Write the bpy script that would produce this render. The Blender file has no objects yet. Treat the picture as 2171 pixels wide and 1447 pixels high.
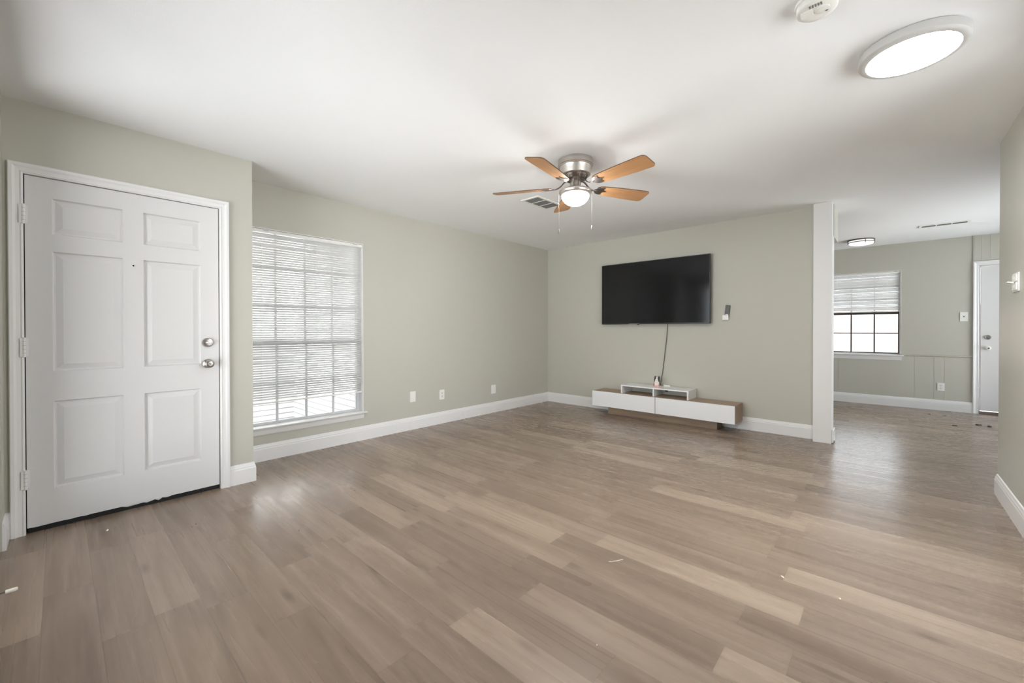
import bpy, bmesh, math, random
from mathutils import Vector, Matrix
random.seed(7)
sc = bpy.context.scene
C = sc.collection
PI = math.pi
H = 2.44                      # ceiling height

# ---------------------------------------------------------------- camera, world, sun, exposure
yaw, pit, rol = (math.radians(a) for a in (42.26696, 0.38036, -0.0494))
fw = Vector((-math.sin(yaw)*math.cos(pit), math.cos(yaw)*math.cos(pit), -math.sin(pit)))
rt0 = Vector((math.cos(yaw), math.sin(yaw), 0)); up0 = rt0.cross(fw)
rt = rt0*math.cos(rol) + up0*math.sin(rol); up = -rt0*math.sin(rol) + up0*math.cos(rol)
cd = bpy.data.cameras.new('camera'); cam = bpy.data.objects.new('camera', cd); C.objects.link(cam)
M = Matrix((rt, up, -fw)).transposed().to_4x4(); M.translation = (4.0709, -5.3462, 1.1544)
cam.matrix_world = M
cd.sensor_width = 36.0; cd.lens = 36.0*875.0/2171.0; cd.shift_y = -19.187/2171.0
cd.clip_start = 0.02; cd.clip_end = 200
sc.camera = cam

w = bpy.data.worlds.new('world'); sc.world = w; w.use_nodes = True
bg = w.node_tree.nodes['Background']
bg.inputs[0].default_value = (0.86, 0.92, 1.0, 1); bg.inputs[1].default_value = 5.0
sd = bpy.data.lights.new('sun', 'SUN'); sd.energy = 28.0; sd.angle = 0.02; sd.color = (.985, .985, .99)
so = bpy.data.objects.new('sun', sd); C.objects.link(so)
so.rotation_euler = Vector((-.5, 1.0, -1)).to_track_quat('-Z', 'Y').to_euler()
so.location = (9, -14, 12)
LAMP_NEAR, LAMP_FAN, LAMP_DINING = 108.0, 80.0, .8    # radiance of the three lit fixtures

vs = sc.view_settings
vs.view_transform = 'Standard'; vs.look = 'None'; vs.gamma = 1.0; vs.use_curve_mapping = False
vs.exposure = 0.46
sc.cycles.use_denoising = True; sc.cycles.use_guiding = True
sc.cycles.denoising_prefilter = 'ACCURATE'; sc.cycles.denoising_input_passes = 'RGB_ALBEDO_NORMAL'
sc.cycles.use_adaptive_sampling = False
sc.cycles.max_bounces = 14; sc.cycles.diffuse_bounces = 8; sc.cycles.transparent_max_bounces = 16
sc.cycles.sample_clamp_indirect = 80.0
sc.cycles.caustics_reflective = False; sc.cycles.caustics_refractive = False

# ---------------------------------------------------------------- materials
def mat(name, col, rough=.5, metal=0., bump=None, spec=.5, var=None, aniso=0):
    m = bpy.data.materials.new(name); m.use_nodes = True
    nt = m.node_tree; b = nt.nodes['Principled BSDF']
    b.inputs['Base Color'].default_value = (*col, 1); b.inputs['Roughness'].default_value = rough
    b.inputs['Metallic'].default_value = metal; b.inputs['Specular IOR Level'].default_value = spec
    tc = nt.nodes.new('ShaderNodeTexCoord')
    if bump:
        n = nt.nodes.new('ShaderNodeTexNoise'); n.inputs['Scale'].default_value = bump[0]; n.inputs['Detail'].default_value = 3
        nt.links.new(tc.outputs['Object'], n.inputs['Vector'])
        bp = nt.nodes.new('ShaderNodeBump'); bp.inputs['Strength'].default_value = bump[1]; bp.inputs['Distance'].default_value = .002
        nt.links.new(n.outputs['Fac'], bp.inputs['Height']); nt.links.new(bp.outputs['Normal'], b.inputs['Normal'])
    if var:   # slight mottling of the paint itself
        n = nt.nodes.new('ShaderNodeTexNoise'); n.inputs['Scale'].default_value = var[0]; n.inputs['Detail'].default_value = 2
        nt.links.new(tc.outputs['Object'], n.inputs['Vector'])
        r = nt.nodes.new('ShaderNodeMapRange'); r.inputs['To Min'].default_value = 1-var[1]; r.inputs['To Max'].default_value = 1+var[1]
        nt.links.new(n.outputs['Fac'], r.inputs['Value'])
        mx = nt.nodes.new('ShaderNodeMix'); mx.data_type = 'RGBA'; mx.blend_type = 'MULTIPLY'; mx.inputs[0].default_value = 1
        mx.inputs[6].default_value = (*col, 1); nt.links.new(r.outputs[0], mx.inputs[7]); nt.links.new(mx.outputs[2], b.inputs['Base Color'])
    return m

def emis(name, col, s):
    m = bpy.data.materials.new(name); m.use_nodes = True; nt = m.node_tree
    nt.nodes.clear(); e = nt.nodes.new('ShaderNodeEmission'); o = nt.nodes.new('ShaderNodeOutputMaterial')
    e.inputs[0].default_value = (*col, 1); e.inputs[1].default_value = s
    nt.links.new(e.outputs[0], o.inputs[0]); return m

def wood(name, dark, light, rough, sc_=(1.5, 22, 22), axis='X'):
    m = mat(name, light, rough); nt = m.node_tree; b = nt.nodes['Principled BSDF']
    tc = nt.nodes.new('ShaderNodeTexCoord'); mp = nt.nodes.new('ShaderNodeMapping')
    mp.inputs['Scale'].default_value = sc_
    nt.links.new(tc.outputs['Object'], mp.inputs['Vector'])
    n = nt.nodes.new('ShaderNodeTexNoise'); n.inputs['Scale'].default_value = 1.6; n.inputs['Detail'].default_value = 5
    n.inputs['Distortion'].default_value = .6
    nt.links.new(mp.outputs[0], n.inputs['Vector'])
    cr = nt.nodes.new('ShaderNodeValToRGB')
    cr.color_ramp.elements[0].position = .3; cr.color_ramp.elements[0].color = (*dark, 1)
    cr.color_ramp.elements[1].position = .7; cr.color_ramp.elements[1].color = (*light, 1)
    nt.links.new(n.outputs['Fac'], cr.inputs[0]); nt.links.new(cr.outputs[0], b.inputs['Base Color'])
    return m

m_wall = mat('sage_paint', (.52, .505, .440), .55, bump=(180, .12), var=(1.3, .012))
m_wallr = mat('sage_paint_satin', (.52, .505, .440), .38, bump=(160, .12), var=(1.3, .012))
m_ceil = mat('ceiling_paint', (.895, .905, .915), .8, bump=(140, .15), var=(1.1, .008))
m_white = mat('white_trim_paint', (.79, .783, .77), .42, bump=(60, .05))
m_door = mat('white_door_paint', (.72, .712, .70), .45, bump=(45, .06), var=(3, .008))
m_plastic = mat('white_plastic', (.84, .83, .79), .35)
m_lam = mat('white_laminate', (.82, .83, .83), .3)
m_nickel = mat('brushed_nickel', (.62, .58, .54), .32, 1.0, bump=(300, .05))
m_nickel_d = mat('dark_nickel', (.22, .19, .17), .38, 1.0)
m_chrome = mat('satin_nickel', (.46, .43, .40), .3, 1.0)
m_black = mat('black_rubber', (.006, .006, .006), .7)
m_dark = mat('dark_grille', (.09, .095, .095), .6)
m_slot = mat('dark_slot', (.03, .03, .028), .6)
m_screen = mat('tv_screen', (.009, .009, .010), .10, spec=.32)
m_bezel = mat('tv_bezel', (.01, .01, .01), .35)
m_cord = mat('grey_cord', (.08, .075, .065), .5)
m_alu = mat('grey_aluminium', (.60, .605, .61), .5)
m_bronze = mat('bronze_aluminium', (.05, .04, .035), .45, .3)
m_blade = wood('maple_blade', (.40, .20, .085), (.50, .27, .125), .4, (3, 26, 26))
m_bladeedge = mat('blade_edge', (.10, .055, .025), .5)
m_console = wood('oak_laminate', (.30, .215, .145), (.42, .31, .21), .45, (1.2, 30, 30))
m_chain = mat('bead_chain', (.16, .145, .12), .6)
m_leaf = mat('dry_leaf', (.06, .045, .03), .8)
m_chip = mat('pale_chip', (.85, .80, .72), .6)
m_pink = mat('pink_plastic', (.72, .42, .42), .4)
m_figure = mat('pale_print', (.82, .74, .71), .6)
m_card = mat('dark_print', (.05, .04, .035), .35)
m_orange = mat('raw_jamb_wood', (.16, .06, .04), .8)
m_rim = mat('grey_rim', (.56, .55, .53), .4)
m_lampn = emis('lit_diffuser', (.98, .98, .98), LAMP_NEAR)
m_lampf = emis('lit_bowl', (.99, .975, .96), LAMP_FAN)
m_lampd = emis('lit_drum', (1, .99, .98), LAMP_DINING)
m_ground = mat('pale_concrete', (.60, .60, .60), .9, bump=(8, .3))
m_fence = mat('pinkish_fence', (.84, .77, .74), .85, bump=(12, .3))
m_soffit = mat('tan_soffit', (.50, .34, .26), .8)

def m_brick():
    m = mat('painted_brick', (.85, .85, .84), .7); nt = m.node_tree; b = nt.nodes['Principled BSDF']
    tc = nt.nodes.new('ShaderNodeTexCoord'); mp = nt.nodes.new('ShaderNodeMapping')
    mp.inputs['Rotation'].default_value = (PI/2, 0, 0)
    nt.links.new(tc.outputs['Object'], mp.inputs[0])
    k = nt.nodes.new('ShaderNodeTexBrick'); k.inputs['Scale'].default_value = 1.0
    k.inputs['Brick Width'].default_value = .21; k.inputs['Row Height'].default_value = .075; k.inputs['Mortar Size'].default_value = .007
    k.inputs['Color1'].default_value = (.86, .86, .85, 1); k.inputs['Color2'].default_value = (.80, .80, .80, 1); k.inputs['Mortar'].default_value = (.42, .42, .42, 1)
    nt.links.new(mp.outputs[0], k.inputs['Vector']); nt.links.new(k.outputs[0], b.inputs['Base Color'])
    bp = nt.nodes.new('ShaderNodeBump'); bp.inputs['Distance'].default_value = .01; bp.inputs['Strength'].default_value = .6; bp.invert = True
    nt.links.new(k.outputs['Fac'], bp.inputs['Height']); nt.links.new(bp.outputs[0], b.inputs['Normal'])
    return m
m_brickw = m_brick()

def m_glass_():
    m = bpy.data.materials.new('window_glass'); m.use_nodes = True; nt = m.node_tree; nt.nodes.clear()
    t = nt.nodes.new('ShaderNodeBsdfTransparent'); g = nt.nodes.new('ShaderNodeBsdfGlossy'); f = nt.nodes.new('ShaderNodeFresnel')
    t.inputs[0].default_value = (.97, .985, .98, 1); g.inputs['Roughness'].default_value = .02; f.inputs[0].default_value = 1.35
    x = nt.nodes.new('ShaderNodeMixShader'); o = nt.nodes.new('ShaderNodeOutputMaterial')
    nt.links.new(f.outputs[0], x.inputs[0]); nt.links.new(t.outputs[0], x.inputs[1]); nt.links.new(g.outputs[0], x.inputs[2]); nt.links.new(x.outputs[0], o.inputs[0])
    return m
m_glass = m_glass_()

def m_slat_():
    m = bpy.data.materials.new('blind_vinyl'); m.use_nodes = True; nt = m.node_tree; nt.nodes.clear()
    d = nt.nodes.new('ShaderNodeBsdfDiffuse'); t = nt.nodes.new('ShaderNodeBsdfTranslucent')
    d.inputs[0].default_value = (.86, .86, .85, 1); t.inputs[0].default_value = (.80, .80, .79, 1)
    x = nt.nodes.new('ShaderNodeMixShader'); x.inputs[0].default_value = .58; o = nt.nodes.new('ShaderNodeOutputMaterial')
    nt.links.new(d.outputs[0], x.inputs[1]); nt.links.new(t.outputs[0], x.inputs[2]); nt.links.new(x.outputs[0], o.inputs[0])
    return m
m_slat = m_slat_()

def m_floor_():
    m = mat('vinyl_plank', (.36, .28, .21), .3); nt = m.node_tree; b = nt.nodes['Principled BSDF']; L = nt.links
    def nd(t, **k):
        n = nt.nodes.new(t)
        for a, v in k.items(): setattr(n, a, v)
        return n
    def math_(op, a, bb=None):
        n = nd('ShaderNodeMath', operation=op)
        for i, v in enumerate((a, bb)):
            if v is None: continue
            if isinstance(v, (int, float)): n.inputs[i].default_value = v
            else: L.new(v, n.inputs[i])
        return n.outputs[0]
    uv = nd('ShaderNodeUVMap', uv_map='plank'); sx = nd('ShaderNodeSeparateXYZ'); L.new(uv.outputs[0], sx.inputs[0])
    at = nd('ShaderNodeAttribute', attribute_name='tone'); sa = nd('ShaderNodeSeparateColor'); L.new(at.outputs['Color'], sa.inputs[0])
    tone, r1, r2 = sa.outputs[0], sa.outputs[1], sa.outputs[2]
    u, v = sx.outputs[0], sx.outputs[1]
    def grain(su, sv, scale, detail, dist, rough=.55):
        cx = nd('ShaderNodeCombineXYZ')
        L.new(math_('ADD', math_('MULTIPLY', u, su), math_('MULTIPLY', r1, 53.0)), cx.inputs[0])
        L.new(math_('ADD', math_('MULTIPLY', v, sv), math_('MULTIPLY', r2, 41.0)), cx.inputs[1])
        n = nd('ShaderNodeTexNoise'); n.inputs['Scale'].default_value = scale; n.inputs['Detail'].default_value = detail
        n.inputs['Distortion'].default_value = dist; n.inputs['Roughness'].default_value = rough
        L.new(cx.outputs[0], n.inputs['Vector']); return n.outputs['Fac'], cx
    g1, _ = grain(1.1, 13, 1.0, 5, .7)          # broad streaks along the plank
    g2, _ = grain(1.2, 60, 1.0, 2, .1)          # fine grain
    g3, cx3 = grain(2.2, 7, 1.0, 3, 1.2)        # cathedral figure and knots
    wv = nd('ShaderNodeTexWave', wave_type='BANDS', bands_direction='Y'); wv.inputs['Scale'].default_value = 2.2; wv.inputs['Distortion'].default_value = 7.0
    wv.inputs['Detail'].default_value = 2; wv.inputs['Detail Scale'].default_value = .6; L.new(cx3.outputs[0], wv.inputs['Vector'])
    g1s, _ = grain(.7, 30, 1.0, 0, 0)          # gentle relief along the grain
    t = math_('MULTIPLY', tone, .58)
    t = math_('ADD', t, math_('MULTIPLY', math_('SUBTRACT', g1, .5), .95))
    t = math_('ADD', t, math_('MULTIPLY', math_('SUBTRACT', g2, .5), .14))
    t = math_('ADD', t, math_('MULTIPLY', math_('SUBTRACT', wv.outputs['Fac'], .5), .02))
    t = math_('ADD', t, .22)
    cr = nd('ShaderNodeValToRGB'); e = cr.color_ramp.elements
    e[0].position = 0.0; e[0].color = (.150, .106, .075, 1); e[1].position = 1.0; e[1].color = (.405, .318, .243, 1)
    k = e.new(.5); k.color = (.262, .197, .147, 1)
    L.new(t, cr.inputs[0])
    # knots: rare dark spots
    kn = nd('ShaderNodeTexVoronoi'); kn.inputs['Scale'].default_value = 1.0
    cxk = nd('ShaderNodeCombineXYZ'); L.new(math_('ADD', math_('MULTIPLY', u, 2.0), math_('MULTIPLY', r2, 33.0)), cxk.inputs[0]); L.new(math_('ADD', math_('MULTIPLY', v, 7.0), math_('MULTIPLY', r1, 27.0)), cxk.inputs[1])
    L.new(cxk.outputs[0], kn.inputs['Vector'])
    kr = nd('ShaderNodeMapRange'); kr.inputs['From Min'].default_value = .03; kr.inputs['From Max'].default_value = .16; kr.inputs['To Min'].default_value = .66; kr.inputs['To Max'].default_value = 1
    L.new(kn.outputs['Distance'], kr.inputs['Value'])
    # seams
    eu = math_('MINIMUM', u, math_('SUBTRACT', .914, u)); ev = math_('MINIMUM', v, math_('SUBTRACT', .1525, v))
    ed = math_('MINIMUM', eu, ev)
    er = nd('ShaderNodeMapRange'); er.inputs['From Min'].default_value = .0004; er.inputs['From Max'].default_value = .0022; er.inputs['To Min'].default_value = .0; er.inputs['To Max'].default_value = 1
    L.new(ed, er.inputs['Value'])
    sm = math_('ADD', math_('MULTIPLY', er.outputs[0], .22), .78)
    mx = nd('ShaderNodeMix', data_type='RGBA', blend_type='MULTIPLY'); mx.inputs[0].default_value = 1
    L.new(cr.outputs[0], mx.inputs[6]); L.new(math_('MULTIPLY', sm, kr.outputs[0]), mx.inputs[7]); L.new(mx.outputs[2], b.inputs['Base Color'])
    # embossed grain + seam relief
    hb = math_('MULTIPLY', g1s, 1.2)
    bp = nd('ShaderNodeBump'); bp.inputs['Strength'].default_value = .15; bp.inputs['Distance'].default_value = .003
    L.new(hb, bp.inputs['Height'])
    rr = nd('ShaderNodeMapRange'); rr.inputs['To Min'].default_value = .23; rr.inputs['To Max'].default_value = .33; L.new(g1s, rr.inputs['Value']); L.new(rr.outputs[0], b.inputs['Roughness'])
    b.inputs['Specular IOR Level'].default_value = .5
    return m
m_floor = m_floor_()

# ---------------------------------------------------------------- helpers
def BM(): return bmesh.new()
def bx(bm, x0, x1, y0, y1, z0, z1):
    vs_ = [bm.verts.new((x, y, z)) for x in (x0, x1) for y in (y0, y1) for z in (z0, z1)]
    for q in ((0,1,3,2), (4,6,7,5), (0,4,5,1), (2,3,7,6), (0,2,6,4), (1,5,7,3)):
        bm.faces.new([vs_[i] for i in q])
    return vs_
def lathe(bm, prof, c=(0, 0, 0), n=40, axis='Z', cap0=True, cap1=True):
    rings = []
    for r, h in prof:
        ring = []
        for i in range(n):
            a = 2*PI*i/n; p, q = r*math.cos(a), r*math.sin(a)
            co = {'Z': (p, q, h), 'X': (h, p, q), 'Y': (p, h, q)}[axis]
            ring.append(bm.verts.new((c[0]+co[0], c[1]+co[1], c[2]+co[2])))
        rings.append(ring)
    for A, B in zip(rings, rings[1:]):
        for i in range(n): bm.faces.new((A[i], A[(i+1) % n], B[(i+1) % n], B[i]))
    if cap0: bm.faces.new(rings[0])
    if cap1: bm.faces.new(rings[-1])
def tube(bm, pts, r, n=10):
    pts = [Vector(p) for p in pts]; rings = []; ref = None
    for i, p in enumerate(pts):
        d = (pts[min(i+1, len(pts)-1)] - pts[max(i-1, 0)]).normalized()
        if ref is None: ref = Vector((0, 0, 1)) if abs(d.z) < .9 else Vector((1, 0, 0))
        a = d.cross(ref).normalized(); b = d.cross(a).normalized(); ref = -b if False else ref
        rad = r[i] if isinstance(r, (list, tuple)) else r
        rings.append([bm.verts.new(p + a*rad*math.cos(2*PI*k/n) + b*rad*math.sin(2*PI*k/n)) for k in range(n)])
    for A, B in zip(rings, rings[1:]):
        for k in range(n): bm.faces.new((A[k], A[(k+1) % n], B[(k+1) % n], B[k]))
    bm.faces.new(rings[0]); bm.faces.new(rings[-1])
def spline(P, n=6):
    P = [Vector(p) for p in P]; out = []
    for i in range(len(P)-1):
        a, b, c, d = P[max(i-1, 0)], P[i], P[i+1], P[min(i+2, len(P)-1)]
        for k in range(n):
            t = k/n
            out.append(.5*((2*b) + (c-a)*t + (2*a-5*b+4*c-d)*t*t + (3*b-a-3*c+d)*t**3))
    return out + [P[-1]]
def prism(bm, poly, z0, z1, f=lambda a, b, z: (a, b, z)):
    A = [bm.verts.new(f(a, b, z0)) for a, b in poly]; B = [bm.verts.new(f(a, b, z1)) for a, b in poly]
    n = len(poly)
    fs = [bm.faces.new(A), bm.faces.new(B)]
    sides = [bm.faces.new((A[i], A[(i+1) % n], B[(i+1) % n], B[i])) for i in range(n)]
    return fs, sides
def rrect(a0, a1, b0, b1, r, k=5):
    out = []
    for cx, cy, s in ((a1-r, b1-r, 0), (a0+r, b1-r, 1), (a0+r, b0+r, 2), (a1-r, b0+r, 3)):
        for i in range(k+1):
            t = (s + i/k)*PI/2; out.append((cx + r*math.cos(t), cy + r*math.sin(t)))
    return out
def obj(name, bm, m, parent=None, bevel=0, smooth=False, local=False):
    """link one mesh object; vertices are in world space unless local"""
    bmesh.ops.remove_doubles(bm, verts=bm.verts, dist=1e-6)
    bmesh.ops.recalc_face_normals(bm, faces=bm.faces)
    me = bpy.data.meshes.new(name)
    off = Vector((0, 0, 0))
    if parent is not None and not local:
        q = parent
        while q is not None: off += q.location; q = q.parent
        bmesh.ops.translate(bm, verts=bm.verts, vec=-off)
    elif parent is None and not local and len(bm.verts):
        xs = [v.co for v in bm.verts]
        off = Vector(((min(c.x for c in xs)+max(c.x for c in xs))/2, (min(c.y for c in xs)+max(c.y for c in xs))/2, min(c.z for c in xs)))
        bmesh.ops.translate(bm, verts=bm.verts, vec=-off)
    bm.to_mesh(me); bm.free()
    o = bpy.data.objects.new(name, me); C.objects.link(o)
    for q in (m if isinstance(m, (list, tuple)) else [m]): me.materials.append(q)
    if parent is not None: o.parent = parent
    elif not local: o.location = off
    if smooth:
        for p in me.polygons: p.use_smooth = True
        if smooth is not True:
            pass
        try: me.set_sharp_from_angle(angle=math.radians(35))
        except Exception: pass
    if bevel:
        b = o.modifiers.new('bevel', 'BEVEL'); b.width = bevel; b.segments = 2; b.limit_method = 'ANGLE'
    return o
def tag(o, label=None, cat=None, group=None, kind=None):
    if label: o['label'] = label
    if cat: o['category'] = cat
    if group: o['group'] = group
    if kind: o['kind'] = kind
    return o
def thing(name, label, cat, loc=(0, 0, 0), group=None):
    o = bpy.data.objects.new(name, None); C.objects.link(o); o.location = loc; o.empty_display_size = .1
    return tag(o, label, cat, group)
def struct(name, bm, m, label=None, cat=None, **k):
    o = obj(name, bm, m, **k); return tag(o, label, cat, kind='structure')

def slab(bm, f, a0, a1, z0, z1, t0, t1, holes=()):
    """wall panel in (a, z) with rectangular holes, thickness t0..t1; f(a, t, z) gives the point"""
    A = sorted({a0, a1, *[h[0] for h in holes], *[h[1] for h in holes]}); Z = sorted({z0, z1, *[h[2] for h in holes], *[h[3] for h in holes]})
    A = [a for a in A if a0 <= a <= a1]; Z = [z for z in Z if z0 <= z <= z1]
    solid = lambda i, j: 0 <= i < len(A)-1 and 0 <= j < len(Z)-1 and not any(h[0] <= (A[i]+A[i+1])/2 <= h[1] and h[2] <= (Z[j]+Z[j+1])/2 <= h[3] for h in holes)
    q = lambda *p: bm.faces.new([bm.verts.new(f(*c)) for c in p])
    for i in range(len(A)-1):
        for j in range(len(Z)-1):
            if not solid(i, j): continue
            a, b, c, d = A[i], A[i+1], Z[j], Z[j+1]
            q((a, t0, c), (b, t0, c), (b, t0, d), (a, t0, d)); q((a, t1, c), (a, t1, d), (b, t1, d), (b, t1, c))
            if not solid(i-1, j): q((a, t0, c), (a, t0, d), (a, t1, d), (a, t1, c))
            if not solid(i+1, j): q((b, t0, c), (b, t1, c), (b, t1, d), (b, t0, d))
            if not solid(i, j-1): q((a, t0, c), (a, t1, c), (b, t1, c), (b, t0, c))
            if not solid(i, j+1): q((a, t0, d), (b, t0, d), (b, t1, d), (a, t1, d))
fX = lambda a, t, z: (t, a, z)      # wall lying in a plane of constant X
fY = lambda a, t, z: (a, t, z)      # wall lying in a plane of constant Y

BASE = [(0, 0), (.015, 0), (.015, .104), (.0125, .112), (.0125, .120), (.009, .128), (.006, .141), (0, .145)]
def baseboard(name, pts, label=None):
    """profile swept along a floor polyline; the room is on the left of the walking direction"""
    P = [Vector((x, y)) for x, y in pts]; bm = BM(); rows = []
    for i, p in enumerate(P):
        d0 = (P[i]-P[i-1]).normalized() if i else None
        d1 = (P[i+1]-P[i]).normalized() if i < len(P)-1 else None
        n0 = Vector((-d0.y, d0.x)) if d0 else None; n1 = Vector((-d1.y, d1.x)) if d1 else None
        if n0 is None: m_ = n1
        elif n1 is None: m_ = n0
        else: m_ = (n0+n1)/(1+n0.dot(n1))
        rows.append([bm.verts.new((p.x+m_.x*d, p.y+m_.y*d, z)) for d, z in BASE])
    for A, B in zip(rows, rows[1:]):
        for k in range(len(BASE)): kk = (k+1) % len(BASE); bm.faces.new((A[k], A[kk], B[kk], B[k]))
    bm.faces.new(rows[0]); bm.faces.new(rows[-1])
    return struct(name, bm, m_white)

CAS = [(0, -.06), (0, .010), (.008, .015), (.014, .012), (.030, .014), (.040, .020), (.053, .021), (.057, .017), (.057, 0), (.02, 0), (.02, -.06)]
def casing(name, a0, a1, z1, f):
    """mitred door casing: outward offset o, height h off the wall"""
    bm = BM(); rows = []
    for a, z, da, dz in ((a0, 0, -1, 0), (a0, z1, -1, 1), (a1, z1, 1, 1), (a1, 0, 1, 0)):
        rows.append([bm.verts.new(f(a+da*o, z+dz*o, h)) for o, h in CAS])
    for A, B in zip(rows, rows[1:]):
        for k in range(len(CAS)): kk = (k+1) % len(CAS); bm.faces.new((A[k], A[kk], B[kk], B[k]))
    bm.faces.new(rows[0]); bm.faces.new(rows[-1])
    return struct(name, bm, m_white)

# ---------------------------------------------------------------- room shell
XD, YD = .4784, -4.3435        # entry wall plane, alcove corner
YN = -5.548                    # wall behind the camera
XR, YR = 4.6477, -.9356        # right wall plane and its end
YF = 3.1317                    # far dining wall
# floor: rows of planks laid along X, each face one plank with its own tone
PW, PL = .1525, .914
off = {-8: .045, -7: .898, -6: .08, -5: .89, -4: .058, -3: .877, 0: .07, 1: .89, 3: .883, 4: .064, 5: .878, 6: .165, 7: .898, 8: .17,
       9: .895, 12: .069, 13: .883, 14: .067, 15: .461, 18: .098, 19: .469, 20: .782}
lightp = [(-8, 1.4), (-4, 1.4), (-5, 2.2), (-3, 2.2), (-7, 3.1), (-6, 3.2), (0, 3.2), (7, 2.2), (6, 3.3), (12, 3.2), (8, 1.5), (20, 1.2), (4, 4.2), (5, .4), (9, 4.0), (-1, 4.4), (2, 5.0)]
bm = BM(); uvl = bm.loops.layers.uv.new('plank'); col = bm.loops.layers.float_color.new('tone')
FX0, FX1, FY0, FY1 = -.15, 7.15, -5.70, 3.28
r0 = -int((FY1+2.345)/PW)-1
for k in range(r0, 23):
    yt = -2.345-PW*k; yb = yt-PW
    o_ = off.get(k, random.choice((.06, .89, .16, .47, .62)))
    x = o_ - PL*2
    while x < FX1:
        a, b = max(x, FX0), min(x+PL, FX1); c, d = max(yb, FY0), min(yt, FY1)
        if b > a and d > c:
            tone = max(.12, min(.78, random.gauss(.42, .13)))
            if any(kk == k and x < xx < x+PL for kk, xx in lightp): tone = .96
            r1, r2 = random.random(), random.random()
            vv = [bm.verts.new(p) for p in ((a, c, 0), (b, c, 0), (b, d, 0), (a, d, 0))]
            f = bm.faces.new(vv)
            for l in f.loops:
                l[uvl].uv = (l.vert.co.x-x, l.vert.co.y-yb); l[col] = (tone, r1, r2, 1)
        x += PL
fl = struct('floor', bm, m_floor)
bm = BM(); bx(bm, -.15, 7.15, -5.70, 3.28, H, H+.15)
struct('ceiling', bm, m_ceil)

W1 = (-4.28, -3.19, .285, 2.052)             # front window opening (y0, y1, z0, z1)
W2 = (3.34, 4.226, .765, 2.04)               # dining window opening (x0, x1, z0, z1)
bm = BM(); slab(bm, fX, YD, .12, 0, H, 0, -.15, [W1]); struct('wall_left', bm, m_wall)
D1 = (-5.473, -4.556, 0, 2.036)
bm = BM(); slab(bm, fX, -5.70, YD, 0, H, XD, XD-.13, [D1]); bx(bm, -.15, XD-.13, YD-.06, YD, 0, H); struct('wall_entry', bm, m_wall)
bm = BM(); bx(bm, 0, 3.52, 0, .12, 0, H); struct('wall_back', bm, m_wall)
W5 = (-3.90, -2.25, .0, 2.37)                 # glass door added for daylight in the unseen part of the right wall
bm = BM(); slab(bm, fX, -5.70, YR, 0, H, XR, XR+.12, [W5]); struct('wall_right', bm, m_wallr)
W3 = (.66, 3.20, .0, 2.37)                   # glass door added for daylight in the wall behind the camera
bm = BM(); slab(bm, fY, XD-.13, XR+.12, 0, H, YN, YN-.15, [W3]); struct('wall_near', bm, m_wall)
D2 = (5.000, 5.815, 0, 2.03)
bm = BM(); slab(bm, fY, -.15, 7.15, 0, H, YF, YF+.15, [W2, D2])
# shallow vertical panelling of the wainscot and over the door
gx = [2.0, 2.2, 2.46, 2.70, 2.95, 3.22, 3.491, 3.75, 3.997, 4.171, 4.372, 4.571, 4.675, 4.940]
for a, b in zip(gx, gx[1:]): bx(bm, a+.0012, b-.0012, YF-.0035, YF, .0, .76)
gx = [4.958, 5.02, 5.10, 5.2, 5.32, 5.42, 5.54, 5.66, 5.78, 5.9]
for a, b in zip(gx, gx[1:]): bx(bm, a+.001, b-.001, YF-.004, YF, 2.092, H)
struct('wall_far', bm, m_wall)
bm = BM(); bx(bm, XR+.12, 6.25, YR-.12, YR, 0, H); struct('wall_hall', bm, m_wall)
W4 = (.15, 3.0, .0, 2.37)                    # glass door added for daylight at the unseen dining room end
bm = BM(); slab(bm, fX, YR, YF, 0, H, 6.1, 6.25, [W4]); struct('wall_dining', bm, m_wall)
bm = BM(); bx(bm, -.15, 0, .12, YF, 0, H); struct('wall_kitchen', bm, m_wall)
# stub of a beam hanging behind the post
bm = BM(); bx(bm, 3.52, 3.664, .02, .47, 2.115, H); struct('wall_header', bm, m_wall, bevel=.002)

# white wrapped post at the end of the TV wall
bm = BM(); bx(bm, 3.5067, 3.6593, -.122, .10, 0, H)
post = struct('trim_post', bm, m_white, bevel=.003)
bm = BM(); bx(bm, 3.6593, 3.674, -.110, .10, .012, .135)
obj('base_block', bm, m_white, post, bevel=.004)

baseboard('baseboard_left', [(0, YD), (0, 0)][::-1])
baseboard('baseboard_back', [(3.5067, 0), (0, 0)])
baseboard('baseboard_entry', [(0, YD), (XD, YD), (XD, -4.499)])
baseboard('baseboard_near', [(XD, -5.530), (XD, YN), (W3[0], YN)])
baseboard('baseboard_corner', [(W3[1], YN), (XR, YN), (XR, W5[0])])
baseboard('baseboard_right', [(XR, W5[1]), (XR, YR), (XR+1.5, YR)])
baseboard('baseboard_far', [(4.943, YF-.004), (0, YF-.004)])

casing('trim_1', -5.473, -4.554, 2.033, lambda a, z, h: (XD+h, a, z))
casing('trim_2', 5.000, 5.815, 2.026, lambda a, z, h: (a, YF-.002-h, z))
bm = BM(); prism(bm, [(0, .760), (.012, .764), (.018, .772), (.012, .780), (.016, .786), (0, .79)], 4.226, 4.943, lambda d, z, x: (x, YF-d, z)); struct('trim_3', bm, m_wall)
bm = BM(); bx(bm, 4.944, 4.957, YF-.010, YF, 2.085, H); struct('trim_4', bm, m_wall)

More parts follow.
